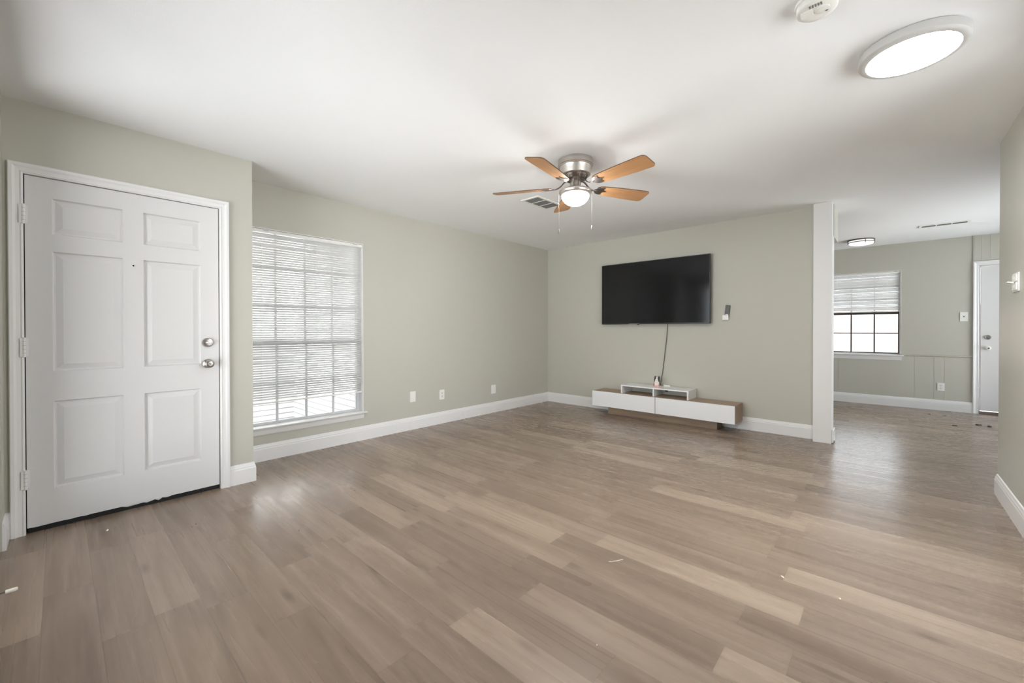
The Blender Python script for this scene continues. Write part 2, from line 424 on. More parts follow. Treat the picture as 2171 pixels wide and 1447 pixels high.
# ---------------------------------------------------------------- front door
XS = XD-.002                      # face of the slab
ys = [-5.469, -5.366, -5.065, -4.968, -4.666, -4.560]; zs = [.032, .231, .741, .913, 1.611, 1.711, 1.919, 2.029]
def panel_door(f, A, Z, pc, pr, thick):
    bm = BM(); Q = lambda *p: bm.faces.new([bm.verts.new(f(*c)) for c in p])
    for i in range(len(A)-1):
        for j in range(len(Z)-1):
            a, b, c, d = A[i], A[i+1], Z[j], Z[j+1]
            if i in pc and j in pr:
                rings = [(0, 0), (.006, -.014), (.013, -.014), (.042, -.005), (.046, -.005)]
                R = [[(a+s, c+s, h), (b-s, c+s, h), (b-s, d-s, h), (a+s, d-s, h)] for s, h in rings]
                for P, S in zip(R, R[1:]):
                    for k in range(4): Q(P[k], P[(k+1) % 4], S[(k+1) % 4], S[k])
                Q(*R[-1])
            else: Q((a, c, 0), (b, c, 0), (b, d, 0), (a, d, 0))
    a, b, c, d = A[0], A[-1], Z[0], Z[-1]; t = -thick
    Q((a, c, t), (a, d, t), (b, d, t), (b, c, t))
    # edges of the slab follow every grid vertex of the face
    for i in range(len(A)-1):
        Q((A[i], c, 0), (A[i], c, t), (A[i+1], c, t), (A[i+1], c, 0)); Q((A[i], d, 0), (A[i+1], d, 0), (A[i+1], d, t), (A[i], d, t))
    for j in range(len(Z)-1):
        Q((a, Z[j], 0), (a, Z[j+1], 0), (a, Z[j+1], t), (a, Z[j], t)); Q((b, Z[j], 0), (b, Z[j], t), (b, Z[j+1], t), (b, Z[j+1], 0))
    return bm
d1 = obj('door_1', panel_door(lambda a, z, h: (XS+h, a, z), ys, zs, (1, 3), (1, 3, 5), .044), m_door)
tag(d1, 'white six-panel front door with brushed knob and deadbolt left of the window', 'door', kind='structure')
bm = BM(); lathe(bm, [(.0085, XS+.0005), (.0085, XS+.003), (.006, XS+.0035)], (0, -5.017, 1.568), 16, 'X'); pe = obj('peephole', bm, m_plastic, d1)
bm = BM(); lathe(bm, [(.0048, XS+.003), (.0048, XS+.0042)], (0, -5.017, 1.568), 14, 'X'); obj('lens', bm, m_black, pe)
bm = BM(); lathe(bm, [(.033, XS), (.033, XS+.006), (.029, XS+.013), (.018, XS+.016)], (0, -4.626, 1.065), 32, 'X'); db = obj('deadbolt', bm, m_chrome, d1, smooth=True); tag(db, 'round brushed deadbolt')
bm = BM(); prism(bm, rrect(-4.645, -4.607, 1.059, 1.071, .0055), XS+.014, XS+.034, lambda a, z, x: (x, a, z)); obj('thumb_turn', bm, m_chrome, db, bevel=.002)
bm = BM(); lathe(bm, [(.032, XS), (.032, XS+.005), (.026, XS+.012), (.013, XS+.016), (.012, XS+.030), (.020, XS+.036), (.0265, XS+.046), (.028, XS+.054), (.026, XS+.062), (.018, XS+.067), (.010, XS+.0675)], (0, -4.626, .915), 36, 'X'); kb = obj('door_knob', bm, m_chrome, d1, smooth=True); tag(kb, 'round brushed door knob')
bm = BM(); lathe(bm, [(.008, XS+.067), (.008, XS+.072)], (0, -4.626, .915), 18, 'X'); obj('lock_button', bm, m_nickel_d, kb)
for zc in (1.806, 1.058, .312):
    bm = BM(); lathe(bm, [(.0075, zc-.055), (.0075, zc+.055)], (XD+.014, -5.474, 0), 12)
    bx(bm, XD+.0165, XD+.019, -5.490, -5.474, zc-.052, zc+.052); bx(bm, XS, XS+.004, -5.472, -5.458, zc-.05, zc+.05)
    h_ = obj('hinge', bm, m_white, d1)
    bm = BM()
    for q in (-.033, -.011, .011, .033): lathe(bm, [(.0082, zc+q-.001), (.0082, zc+q+.001)], (XD+.014, -5.474, 0), 12)
    obj('knuckle_joint', bm, m_wall, h_)
# black sweep under the door with its torn white paint edge
bm = BM(); bx(bm, XS-.040, XS-.012, -5.467, -4.562, .001, .034); sw = obj('door_sweep', bm, m_black, d1)
tag(sw, 'black rubber sweep under the white front door')
bm = BM(); A = []
n = 46
for i in range(n+1):
    y = -5.466+.90*i/n; rag = .001+.006*random.random() + (.012 if .45 < i/n < .70 else 0)*random.random()
    A.append((y, .034-rag))
top = [(y, .036) for y, _ in A][::-1]
prism(bm, A+top, XS-.012, XS-.009, lambda a, z, x: (x, a, z)); obj('torn_paint_edge', bm, m_white, d1)
# faint ring left by an old latch
bm = BM()
lathe(bm, [(.030, XS), (.030, XS+.0006), (.0285, XS+.0006), (.0285, XS)], (0, -4.626, 1.421), 32, 'X', False, False); obj('old_latch_mark', bm, m_door, d1)
# threshold and dark weather seal in the rebate around the slab
bm = BM(); bx(bm, XD-.13, XS-.05, -5.473, -4.556, 0, .02); struct('trim_5', bm, m_black)
bm = BM()
bx(bm, XD-.13, XD-.058, -5.473, -5.452, .02, 2.036); bx(bm, XD-.13, XD-.058, -4.577, -4.556, .02, 2.036); bx(bm, XD-.13, XD-.058, -5.452, -4.577, 2.016, 2.036)
struct('trim_6', bm, m_orange)
bm = BM(); bx(bm, XD-.135, XD-.125, -5.52, -4.52, 0, 2.08); struct('trim_7', bm, m_white)

# dining door
yS = YF+.006
bm = BM(); bx(bm, 5.018, 5.797, yS, yS+.044, .045, 2.004)
d2 = obj('door_2', bm, m_door); tag(d2, 'plain white back door with round deadbolt and knob in the dining room', 'door', kind='structure')
bm = BM(); lathe(bm, [(.031, yS), (.031, yS-.006), (.026, yS-.014), (.014, yS-.016)], (5.082, 0, 1.046), 28, 'Y'); db = obj('deadbolt', bm, m_chrome, d2, smooth=True)
bm = BM(); bx(bm, 5.064, 5.100, yS-.032, yS-.014, 1.040, 1.052); obj('thumb_turn', bm, m_chrome, db, bevel=.002)
bm = BM(); lathe(bm, [(.030, yS), (.030, yS-.006), (.014, yS-.014), (.013, yS-.03), (.025, yS-.042), (.027, yS-.054), (.020, yS-.066), (.008, yS-.068)], (5.082, 0, .899), 28, 'Y'); kb = obj('door_knob', bm, m_plastic, d2, smooth=True); tag(kb, 'white door knob with dark key slot')
bm = BM(); lathe(bm, [(.009, yS-.067), (.009, yS-.070)], (5.082, 0, .899), 14, 'Y'); obj('key_slot', bm, m_slot, kb)
bm = BM(); bx(bm, 5.003, 5.812, YF-.004, YF+.12, 0, .016); bx(bm, 5.003, 5.812, YF+.02, YF+.10, .016, .032); struct('trim_8', bm, m_chrome, bevel=.003)
bm = BM(); bx(bm, 5.000, 5.018, YF+.055, YF+.15, .03, 2.03); bx(bm, 5.797, 5.815, YF+.055, YF+.15, .03, 2.03); bx(bm, 5.018, 5.797, YF+.055, YF+.15, 2.006, 2.03); struct('trim_9', bm, m_white)

# ---------------------------------------------------------------- windows
def window(name, label, f, a0, a1, z0, z1, mun_a, zmid, mun_lo, mun_hi, m_frame, m_mun, sill):
    """double-hung window; f(a, d, z) with d = depth outward from the wall face"""
    def B(bm, a, b, d0, d1, c, d): 
        p, q = f(a, d0, c), f(b, d1, d)
        bx(bm, min(p[0], q[0]), max(p[0], q[0]), min(p[1], q[1]), max(p[1], q[1]), c, d)
    bm = BM(); t = .022
    B(bm, a0, a0+t, .075, .145, z0, z1); B(bm, a1-t, a1, .075, .145, z0, z1)
    B(bm, a0+t, a1-t, .075, .145, z0, z0+.022); B(bm, a0+t, a1-t, .075, .145, z1-t, z1)
    root = obj(name, bm, m_frame); tag(root, label, 'window', kind='structure')
    for nm, d, lo, hi, ms in (('lower_sash', .088, z0+.022, zmid+.018, mun_lo), ('upper_sash', .116, zmid-.018, z1-t, mun_hi)):
        bm = BM(); e = .012
        B(bm, a0+t, a0+t+e, d-.012, d+.012, lo, hi); B(bm, a1-t-e, a1-t, d-.012, d+.012, lo, hi)
        B(bm, a0+t+e, a1-t-e, d-.012, d+.012, lo, lo+(.014 if nm == 'lower_sash' else .034)); B(bm, a0+t+e, a1-t-e, d-.012, d+.012, hi-.034 if nm == 'lower_sash' else hi-.014, hi)
        for y in mun_a: B(bm, y-.0085, y+.0085, d-.009, d+.009, lo+.012, hi-.012)
        for z in ms: B(bm, a0+t+e, a1-t-e, d-.008, d+.008, z-.008, z+.008)
        s = obj(nm, bm, m_mun, root)
        bm = BM(); B(bm, a0+t+e, a1-t-e, d-.002, d+.002, lo+.01, hi-.01); obj('glass_pane', bm, m_glass, s)
    bm = BM(); poly = sill
    prism(bm, poly['prof'], poly['a'], poly['b'], lambda d, z, a: f(a, d, z)); obj('window_sill', bm, m_white, root)
    bm = BM(); prism(bm, poly['apron'], poly['a']+.012, poly['b']-.026, lambda d, z, a: f(a, d, z)); obj('apron', bm, m_white, root)
    bm = BM(); q = .006     # white painted reveal
    B(bm, a0-.0, a0+q, -.001, .075, z0+.012, z1); B(bm, a1-q, a1, -.001, .075, z0+.012, z1); B(bm, a0+q, a1-q, -.001, .075, z1-q, z1)
    obj('reveal', bm, m_white, root)
    return root
zs1 = .285
sill1 = dict(a=YD+.002, b=-3.166, prof=[(.08, zs1), (-.030, zs1), (-.045, zs1+.002), (-.048, zs1+.010), (-.045, zs1+.014), (.08, zs1+.016)],
             apron=[(0, zs1), (-.030, zs1), (-.024, zs1-.012), (-.016, zs1-.045), (-.012, zs1-.056), (0, zs1-.056)])
window('window_1', 'tall front window of many panes behind a half-open white blind', lambda a, d, z: (-d, a, z), *W1,
       (-3.991, -3.732, -3.469), 1.036, (.676,), (1.375, 1.720), m_alu, m_alu, sill1)
zs2 = .755
sill2 = dict(a=3.30, b=4.258, prof=[(.08, zs2), (-.030, zs2), (-.042, zs2+.002), (-.044, zs2+.010), (-.042, zs2+.016), (.08, zs2+.018)],
             apron=[(0, zs2), (-.028, zs2), (-.022, zs2-.014), (-.014, zs2-.05), (-.01, zs2-.064), (0, zs2-.064)])
window('window_2', 'dining room window with dark grid and white blind over its upper half', lambda a, d, z: (a, YF+d, z), *W2,
       (3.644, 3.923), 1.405, (1.095,), (1.62, 1.82), m_white, m_bronze, sill2)

# invented sliding glass doors out of view, added to let in more daylight
def added_door(name, label, f, W, d_in, d_out):
    def B(bm, a, b, t0, t1, c, d):
        p, q = f(a, t0, c), f(b, t1, d)
        bx(bm, min(p[0], q[0]), max(p[0], q[0]), min(p[1], q[1]), max(p[1], q[1]), c, d)
    s_ = 1 if d_out > d_in else -1; e = .04; t = lambda k: d_in+s_*k
    bm = BM(); B(bm, W[0], W[0]+e, t(.03), t(.13), 0, W[3]); B(bm, W[1]-e, W[1], t(.03), t(.13), 0, W[3]); B(bm, W[0]+e, W[1]-e, t(.03), t(.13), W[3]-e, W[3]); B(bm, W[0]+e, W[1]-e, t(.03), t(.13), 0, .03)
    root = obj(name, bm, m_white); tag(root, label, 'door', kind='structure')
    xm = (W[0]+W[1])/2
    for a, b, k in ((W[0]+e, xm+.03, .10), (xm-.03, W[1]-e, .06)):
        bm = BM(); slab(bm, f, a, b, .03, W[3]-e, t(k)-.018, t(k)+.018, [(a+.05, b-.05, .11, W[3]-e-.05)]); q = obj('sliding_panel', bm, m_white, root)
        bm = BM(); B(bm, a+.045, b-.045, t(k)-.003, t(k)+.003, .10, W[3]-e-.045); obj('glass_pane', bm, m_glass, q)
added_door('added_door_near', 'white framed sliding glass door, unseen, added to the near wall for daylight', fY, W3, YN, YN-.15)
added_door('added_door_right', 'white framed sliding glass door, unseen, added to the right wall for daylight', fX, W5, XR, XR+.15)
added_door('added_door_dining', 'white framed sliding glass door, unseen, added at the dining room end for daylight', fX, W4, 6.1, 6.25)

# ---------------------------------------------------------------- blinds
def blind(label, f, a0, a1, ztop, zbot, cords, tilt, wand=None, clips=()):
    c = f((a0+a1)/2, .03, zbot)
    root = thing('window_blind', label, 'blind', c)
    def B(bm, a, b, d0, d1, c, d):
        p, q = f(a, d0, c), f(b, d1, d)
        bx(bm, min(p[0], q[0]), max(p[0], q[0]), min(p[1], q[1]), max(p[1], q[1]), c, d)
    bm = BM(); B(bm, a0, a1, .010, .050, ztop-.028, ztop); obj('headrail', bm, m_plastic, root, bevel=.002)
    bm = BM(); z = ztop-.042; hw = .0125; s, k = math.sin(tilt)*hw, math.cos(tilt)*hw
    while z > zbot+.018:
        jig = random.uniform(-.0006, .0006)
        P = []
        for t in (-1, -.33, .33, 1):       # gently crowned slat; inner edge low
            crown = .0016*(1-t*t)
            P.append((.030+k*t, z+s*t+crown+jig))
        lo = [(d, zz-.0007) for d, zz in P]
        prism(bm, P+lo[::-1], a0+.004, a1-.004, lambda d, zz, a: f(a, d, zz))
        z -= .0213
    obj('slats', bm, m_slat, root)
    bm = BM(); B(bm, a0+.002, a1-.002, .018, .042, zbot, zbot+.014); obj('bottom_rail', bm, m_plastic, root, bevel=.002)
    for a in cords:
        bm = BM()
        for d in (.030-k-.0012, .030+k+.0012):
            p, q = f(a, d, zbot+.012), f(a, d, ztop-.03); tube(bm, [p, q], .0009, 6)
        obj('ladder_cord', bm, m_plastic, root)
    for a in clips:
        bm = BM(); B(bm, a-.02, a+.02, .006, .014, ztop-.012, ztop+.004); obj('bracket', bm, m_alu, root)
    if wand:
        bm = BM(); a, z0_ = wand; tube(bm, [f(a, .004, z0_), f(a, .006, ztop-.02)], .0035, 8); obj('tilt_wand', bm, m_alu, root)
    return root
blind('wide white slatted blind lowered over most of the tall front window', lambda a, d, z: (-d, a, z), -4.272, -3.197, 2.044, .496, (-4.13, -3.66, -3.25), math.radians(-41), clips=(-4.10, -3.27))
blind('short white slatted blind over the upper half of the dining window', lambda a, d, z: (a, YF+d, z), 3.352, 4.218, 2.032, 1.424, (3.47, 4.07), math.radians(-50), wand=(3.425, 1.34), clips=(3.42, 4.16))

# ---------------------------------------------------------------- outside
bm = BM(); bx(bm, -30, 30, -30, 30, -.35, -.22); struct('ground', bm, m_ground)
# white painted brick porch side; outer court wall and all roofs added to limit daylight
bm = BM(); bx(bm, -2.5, -.15, -2.98, -2.76, -.22, 2.6); bx(bm, -2.72, -2.5, -9, -2.76, -.22, 2.6); struct('wall_porch', bm, m_brickw)
bm = BM(); bx(bm, -1.75, -.15, -7.5, -2.76, 2.46, 2.54); bx(bm, -2.72, -.15, -9, -6, 2.46, 2.54); struct('porch_shade_roof', bm, m_soffit)  # porch roof shaped to shade the court, leaving a strip of sky
bm = BM(); bx(bm, -3, 9, -9.0, -5.70, 2.46, 2.56); struct('shade_roof_near', bm, m_soffit)  # added unseen roof, shades the ground outside the near glass door
bm = BM(); bx(bm, -1, 7.15, 3.28, 5.2, 2.46, 2.56); struct('shade_roof_far', bm, m_soffit)  # added unseen roof, keeps direct sun off the fence side
bm = BM(); bx(bm, 7.15, 7.45, -5.70, -1.5, 2.46, 2.56); bx(bm, 7.15, 7.45, -1.5, 3.5, 2.46, 2.56); struct('shade_roof_side', bm, m_soffit)  # added unseen roof strips, meant to keep sun out of the side doors
fe = thing('garden_fence', 'pale pinkish board fence outside the dining window', 'fence', (4, YF+3.0, -.22))
bm = BM(); x = -2.0
while x < 10: bx(bm, x, x+.1435, YF+3.0, YF+3.02, -.2, 1.62); x += .145
obj('board_panel', bm, m_fence, fe)
for x in (.9, 3.35, 5.8):
    bm = BM(); bx(bm, x, x+.09, YF+2.9, YF+2.99, -.22, 1.62); obj('fence_post', bm, m_fence, fe)
bm = BM(); bx(bm, -2, 10, YF+2.96, YF+3.0, 1.25, 1.34); bx(bm, -2, 10, YF+2.96, YF+3.0, .1, .19); obj('fence_rail', bm, m_fence, fe)

# ---------------------------------------------------------------- ceiling fan
FC = Vector((2.31, -2.69, H))
fan = thing('ceiling_fan', 'flush ceiling fan with five maple blades, nickel housing and lit white bowl', 'ceiling fan', FC)
bm = BM(); lathe(bm, [(.129, 0), (.131, -.006), (.131, -.034), (.134, -.038), (.134, -.043), (.129, -.047), (.129, -.051), (.126, -.055)], n=64); obj('canopy', bm, m_nickel, fan, smooth=True, local=True)
bm = BM(); lathe(bm, [(.122, -.055), (.120, -.062), (.117, -.085), (.113, -.112), (.105, -.118), (.06, -.118)], n=64); obj('motor_housing', bm, m_nickel, fan, smooth=True, local=True)
bm = BM(); lathe(bm, [(.095, -.118), (.090, -.128), (.078, -.146), (.058, -.156), (.045, -.158)], n=48)
for i in range(20):
    a = 2*PI*i/20; c, s = math.cos(a), math.sin(a)
    prism(bm, [(.078, -.126), (.093, -.126), (.082, -.146), (.072, -.15)], -.004, .004, lambda r, z, t: (r*c-t*s, r*s+t*c, z))
obj('blade_hub', bm, m_nickel_d, fan, local=True)
bm = BM(); lathe(bm, [(.041, -.150), (.043, -.158), (.043, -.195), (.050, -.207), (.074, -.216), (.104, -.224), (.121, -.232), (.124, -.240), (.122, -.250), (.112, -.262), (.104, -.266)], n=64); obj('light_kit', bm, m_nickel, fan, smooth=True, local=True)
bm = BM(); P = [(.1035, -.262)] + [(.104*math.cos(t), -.262-.082*math.sin(t)) for t in [PI/2*i/14 for i in range(1, 14)]] + [(.002, -.344)]
lathe(bm, P, n=56); obj('glass_bowl', bm, m_lampf, fan, smooth=True, local=True)
Rr = Vector((.74, .673, 0))
for sgn, zb, r_ in ((-1, -.555, .123), (1, -.525, .123)):
    p = Rr*sgn*r_
    bm = BM(); tube(bm, [(p.x*1.0, p.y*1.0, -.246), (p.x*1.02, p.y*1.02, -.262), (p.x*1.02, p.y*1.02, zb+.03)], .0005, 6); ch = obj('pull_chain', bm, m_chain, fan, local=True)
    bm = BM(); lathe(bm, [(.002, zb+.034), (.0055, zb+.028), (.0062, zb+.012), (.004, zb)], (p.x*1.02, p.y*1.02, 0), 14); obj('pull_knob', bm, m_chain, ch, smooth=True, local=True)
ZB = -.200; PT = math.radians(-13)
for i in range(5):
    ang = math.radians(-8.9+72*i)
    edge = [(.185, .030), (.200, .044), (.225, .052), (.30, .060), (.42, .067), (.55, .072), (.605, .073)]
    tip = [(.645-.030+.030*math.cos(t), .073-.030+.030*math.sin(t)) for t in [PI/2*(1-k/5) for k in range(6)]]
    up_ = edge[:-1] + tip; poly = up_ + [(x, -y) for x, y in up_[::-1]]
    bm = BM(); cs, sn = math.cos(PT), math.sin(PT)
    g = lambda x, s, h: (x, s*cs-h*sn, ZB+s*sn+h*cs)
    fs, sides = prism(bm, poly, -.0035, .0035, g)
    for f_ in sides: f_.material_index = 1
    bl = obj('blade', bm, [m_blade, m_bladeedge], fan, local=True); bl.rotation_euler.z = ang
    bm = BM()
    # curved arm from the hub, then a forked plate under the blade root
    arm = spline([(.060, 0, -.150), (.085, 0, -.160), (.115, 0, -.190), (.150, 0, -.206), (.190, 0, -.2065)], 5)
    wds = [.016+.004*math.cos(PI*k/(len(arm)-1)) for k in range(len(arm))]
    L_ = []
    for q, wd in zip(arm, wds): L_.append([bm.verts.new((q.x, sgn*wd/2, q.z+dz)) for sgn, dz in ((-1, -.0035), (1, -.0035), (1, .0035), (-1, .0035))])
    for A_, B_ in zip(L_, L_[1:]):
        for k in range(4): bm.faces.new((A_[k], A_[(k+1) % 4], B_[(k+1) % 4], B_[k]))
    bm.faces.new(L_[0]); bm.faces.new(L_[-1])
    pl = [(.165, -.010), (.178, -.024), (.195, -.040), (.225, -.047), (.245, -.040), (.235, -.024), (.245, -.010), (.275, 0)]
    pl = pl + [(x, -y) for x, y in pl[-2::-1]]
    prism(bm, pl, -.0085, -.0037, g)
    obj('blade_bracket', bm, m_nickel_d, bl, bevel=.0015, local=True)

# ---------------------------------------------------------------- ceiling lamps, vents, detector
fl_ = thing('ceiling_lamp', 'large round flush ceiling lamp, lit, with pale grey rim at upper right', 'ceiling lamp', (4.148, -2.735, H))
bm = BM(); lathe(bm, [(.180, 0), (.186, -.004), (.1875, -.028), (.1855, -.038), (.178, -.0445), (.168, -.047), (.1585, -.047), (.158, -.044)], n=72, cap1=False); obj('rim', bm, m_rim, fl_, smooth=True, local=True)
bm = BM(); lathe(bm, [(.158, -.0450), (.150, -.0452), (.10, -.0454), (.002, -.0455)], n=72, cap0=True); obj('diffuser', bm, m_lampn, fl_, smooth=True, local=True)

dl = thing('ceiling_lamp', 'small round drum lamp with two dark metal bands on the dining ceiling', 'ceiling lamp', (3.79, 2.42, H))
bm = BM(); lathe(bm, [(.150, 0), (.154, -.002), (.154, -.017), (.148, -.018)], n=56); obj('upper_band', bm, m_nickel_d, dl, local=True)
bm = BM(); lathe(bm, [(.149, -.036), (.154, -.036), (.154, -.046), (.149, -.046), (.149, -.036)], n=56, cap0=False, cap1=False)
obj('lower_band', bm, m_nickel_d, dl, local=True)
bm = BM(); lathe(bm, [(.140, -.016), (.142, -.050), (.130, -.066), (.09, -.076), (.002, -.080)], n=56); obj('diffuser', bm, m_lampd, dl, smooth=True, local=True)
for i in range(4):
    a = math.radians(20+90*i); c, s = math.cos(a), math.sin(a)
    bm = BM(); prism(bm, [(.150, -.005), (.155, -.005), (.155, -.06), (.150, -.06)], -.004, .004, lambda r, z, t: (r*c-t*s, r*s+t*c, z)); obj('strut', bm, m_nickel_d, dl, local=True)

def vent(label, x0, x1, y0, y1, along, n, m_in, loc_group):
    r = thing('ceiling_vent', label, 'air vent', ((x0+x1)/2, (y0+y1)/2, H))
    e = .026; L0, L1 = (y0+e, y1-e) if along == 'Y' else (x0+e, x1-e)
    g = .011; seg = (L1-L0-(n-1)*g)/n
    holes = []
    for k in range(n):
        a = L0+k*(seg+g); holes.append((a, a+seg, x0+e, x1-e) if along == 'Y' else (a, a+seg, y0+e, y1-e))
    bm = BM()
    if along == 'Y': slab(bm, lambda a, t, z: (z, a, t), y0, y1, x0, x1, H-.008, H-.0005, holes)
    else: slab(bm, lambda a, t, z: (a, z, t), x0, x1, y0, y1, H-.008, H-.0005, holes)
    obj('frame', bm, m_plastic, r, bevel=.0015)
    bm = BM(); bx(bm, x0+e*.6, x1-e*.6, y0+e*.6, y1-e*.6, H-.0025, H-.0008); obj('duct_opening', bm, m_in[0], r)
    for h in holes:
        bm = BM(); m_ = 11; 
        b0, b1 = h[2], h[3]
        for j in range(m_):
            b = b0+(j+.5)*(b1-b0)/m_
            pr = [(b-.004, H-.0075), (b-.003, H-.0075), (b+.004, H-.003), (b+.003, H-.003)]
            if along == 'Y': prism(bm, pr, h[0], h[1], lambda u, z, t: (u, t, z))
            else: prism(bm, pr, h[0], h[1], lambda u, z, t: (t, u, z))
        obj('louvre', bm, m_in[1], r)
    return r
m_grey = mat('grey_louvre', (.20, .205, .205), .5)
vent('square white ceiling vent with three dark louvred panels behind the fan', 1.372, 1.592, -2.245, -1.835, 'Y', 3, (m_dark, m_grey), None)
m_grey2 = mat('pale_louvre', (.50, .50, .48), .5)
vent('long narrow white ceiling vent above the dining room', 4.36, 4.80, 1.87, 2.01, 'X', 3, (m_grey, m_grey2), None)

sm = thing('smoke_detector', 'white round smoke detector on the ceiling at the top edge', 'smoke detector', (3.862, -3.335, H))
bm = BM(); lathe(bm, [(.072, 0), (.073, -.004), (.072, -.010), (.066, -.011)], n=56); obj('base_plate', bm, m_plastic, sm, smooth=True, local=True)
bm = BM(); lathe(bm, [(.066, -.011), (.067, -.014), (.067, -.022), (.0655, -.024), (.067, -.026), (.066, -.033), (.060, -.038), (.040, -.040), (.002, -.040)], n=56); obj('cover', bm, m_plastic, sm, smooth=True, local=True)
bm = BM(); c0 = Vector((.018, -.004)); lathe(bm, [(.024, -.039), (.024, -.042), (.021, -.043), (.002, -.043)], (c0.x, c0.y, 0), 32); obj('test_button', bm, m_plastic, sm, smooth=True, local=True)
bm = BM(); prism(bm, rrect(.026, .034, .006, .010, .0015), -.0445, -.042); obj('indicator', bm, m_slot, sm, local=True)
bm = BM(); prism(bm, rrect(-.052, -.012, -.030, .012, .006), -.0415, -.039); obj('battery_door', bm, m_plastic, sm, bevel=.0008, local=True)
bm = BM()
for k in range(5): prism(bm, [(-.02+k*.009, -.052), (-.015+k*.009, -.052), (-.015+k*.009, -.036), (-.02+k*.009, -.036)], -.0408, -.0395)
obj('sounder_slot', bm, m_grey, sm, local=True)

# ---------------------------------------------------------------- television, remote, cord
TY = -.085
tv = thing('television', 'large black flat-screen television mounted on the back wall', 'television', (1.766, 0, 1.227))
bm = BM(); bx(bm, 1.034, 2.498, TY, TY+.030, 1.227, 2.067); obj('cabinet', bm, m_bezel, tv, bevel=.003)
bm = BM(); bx(bm, 1.043, 2.489, TY-.0012, TY+.001, 1.244, 2.058); obj('screen', bm, m_screen, tv)
bm = BM(); bx(bm, 1.25, 2.28, TY+.03, TY+.052, 1.27, 1.72); obj('rear_housing', bm, m_bezel, tv, bevel=.006)
bm = BM(); bx(bm, 1.50, 2.03, TY+.045, -.001, 1.45, 1.80); obj('wall_mount', bm, m_bezel, tv)
bm = BM(); prism(bm, [(1.578, 1.217), (1.592, 1.217), (1.598, 1.228), (1.572, 1.228)], TY-.001, TY+.012, lambda a, z, y: (a, y, z)); obj('remote_sensor', bm, m_bezel, tv)
bm = BM(); bx(bm, 1.455, 1.60, TY-.0016, TY+.0, 1.2315, 1.2365); obj('reflection_strip', bm, m_chrome, tv)  # metal strip built in place of a reflection on the lower bezel

hd = thing('remote_holder', 'small white wall pocket right of the television', 'remote holder', (2.652, 0, 1.265))
bm = BM(); bx(bm, 2.621, 2.686, -.006, -.0005, 1.268, 1.325); obj('back_plate', bm, m_plastic, hd, bevel=.001)
bm = BM(); bx(bm, 2.621, 2.686, -.032, -.026, 1.268, 1.325); bx(bm, 2.621, 2.627, -.026, -.006, 1.268, 1.325); bx(bm, 2.680, 2.686, -.026, -.006, 1.268, 1.325); bx(bm, 2.627, 2.680, -.026, -.006, 1.268, 1.274); obj('pocket', bm, m_plastic, hd)
rm = thing('remote_control', 'black remote control standing in the white wall pocket', 'remote control', (2.660, -.016, 1.276))
bm = BM(); prism(bm, rrect(-.024, .024, 0, .168, .008), -.007, .007, lambda a, b, z: (a, z, b)); bo = obj('body', bm, m_card, rm, bevel=.001, local=True)
bm = BM()
for r_ in range(6):
    for c_ in range(3): prism(bm, rrect(-.0165+c_*.013, -.0095+c_*.013, .066+r_*.015, .073+r_*.015, .002, 2), -.0085, -.006, lambda a, b, z: (a, z, b))
obj('buttons', bm, m_dark, rm, local=True)
bm = BM(); prism(bm, rrect(-.016, .016, .052, .060, .002, 2), -.0085, -.006, lambda a, b, z: (a, z, b)); obj('label_strip', bm, m_plastic, rm, local=True)
rm.rotation_euler.y = math.radians(6)

bm = BM(); cp = spline([(1.962, -.040, 1.262), (1.960, -.024, 1.21), (1.948, -.016, 1.06), (1.928, -.016, .88), (1.908, -.016, .70), (1.892, -.018, .58), (1.868, -.012, .46), (1.868, -.009, .40), (1.90, -.008, .37), (1.93, -.008, .36)], 6)
tube(bm, cp, .0042, 8)
co = obj('power_cord', bm, m_cord, tv); tag(co, 'thin grey power cord')
bm = BM(); bx(bm, 1.925, 1.960, -.014, -.001, .345, .375); obj('plug', bm, m_bezel, co, bevel=.003)

# ---------------------------------------------------------------- media console
cs_ = thing('tv_console', 'long low media console with white fronts and oak top under the television', 'media console', (1.94, -.2, 0))
y0, y1 = -.362, -.030
bm = BM(); bx(bm, 1.046, 2.838, y0+.018, y1, .109, .125); bx(bm, 1.046, 2.838, y0+.018, y1, .294, .311); bx(bm, 1.046, 1.062, y0+.018, y1, .125, .294); bx(bm, 2.822, 2.838, y0+.018, y1, .125, .294); bx(bm, 1.062, 2.822, y1-.01, y1, .125, .294); bx(bm, 1.932, 1.948, y0+.018, y1-.01, .125, .294)
obj('carcass', bm, m_console, cs_)
for a, b in ((1.046, 1.9368), (1.9432, 2.838)):
    bm = BM(); bx(bm, a, b, y0, y0+.0175, .110, .311); obj('door', bm, m_lam, cs_, bevel=.0015)
bm = BM(); bx(bm, 1.222, 2.622, -.236, -.045, 0, .109); obj('plinth', bm, m_console, cs_)
bm = BM(); bx(bm, 1.447, 2.322, -.300, -.018, .404, .4205); bx(bm, 1.447, 1.465, -.300, -.018, .311, .404); bx(bm, 2.304, 2.322, -.300, -.018, .311, .404); bx(bm, 1.880, 1.897, -.296, -.018, .311, .404)
obj('riser_shelf', bm, m_lam, cs_, bevel=.001)

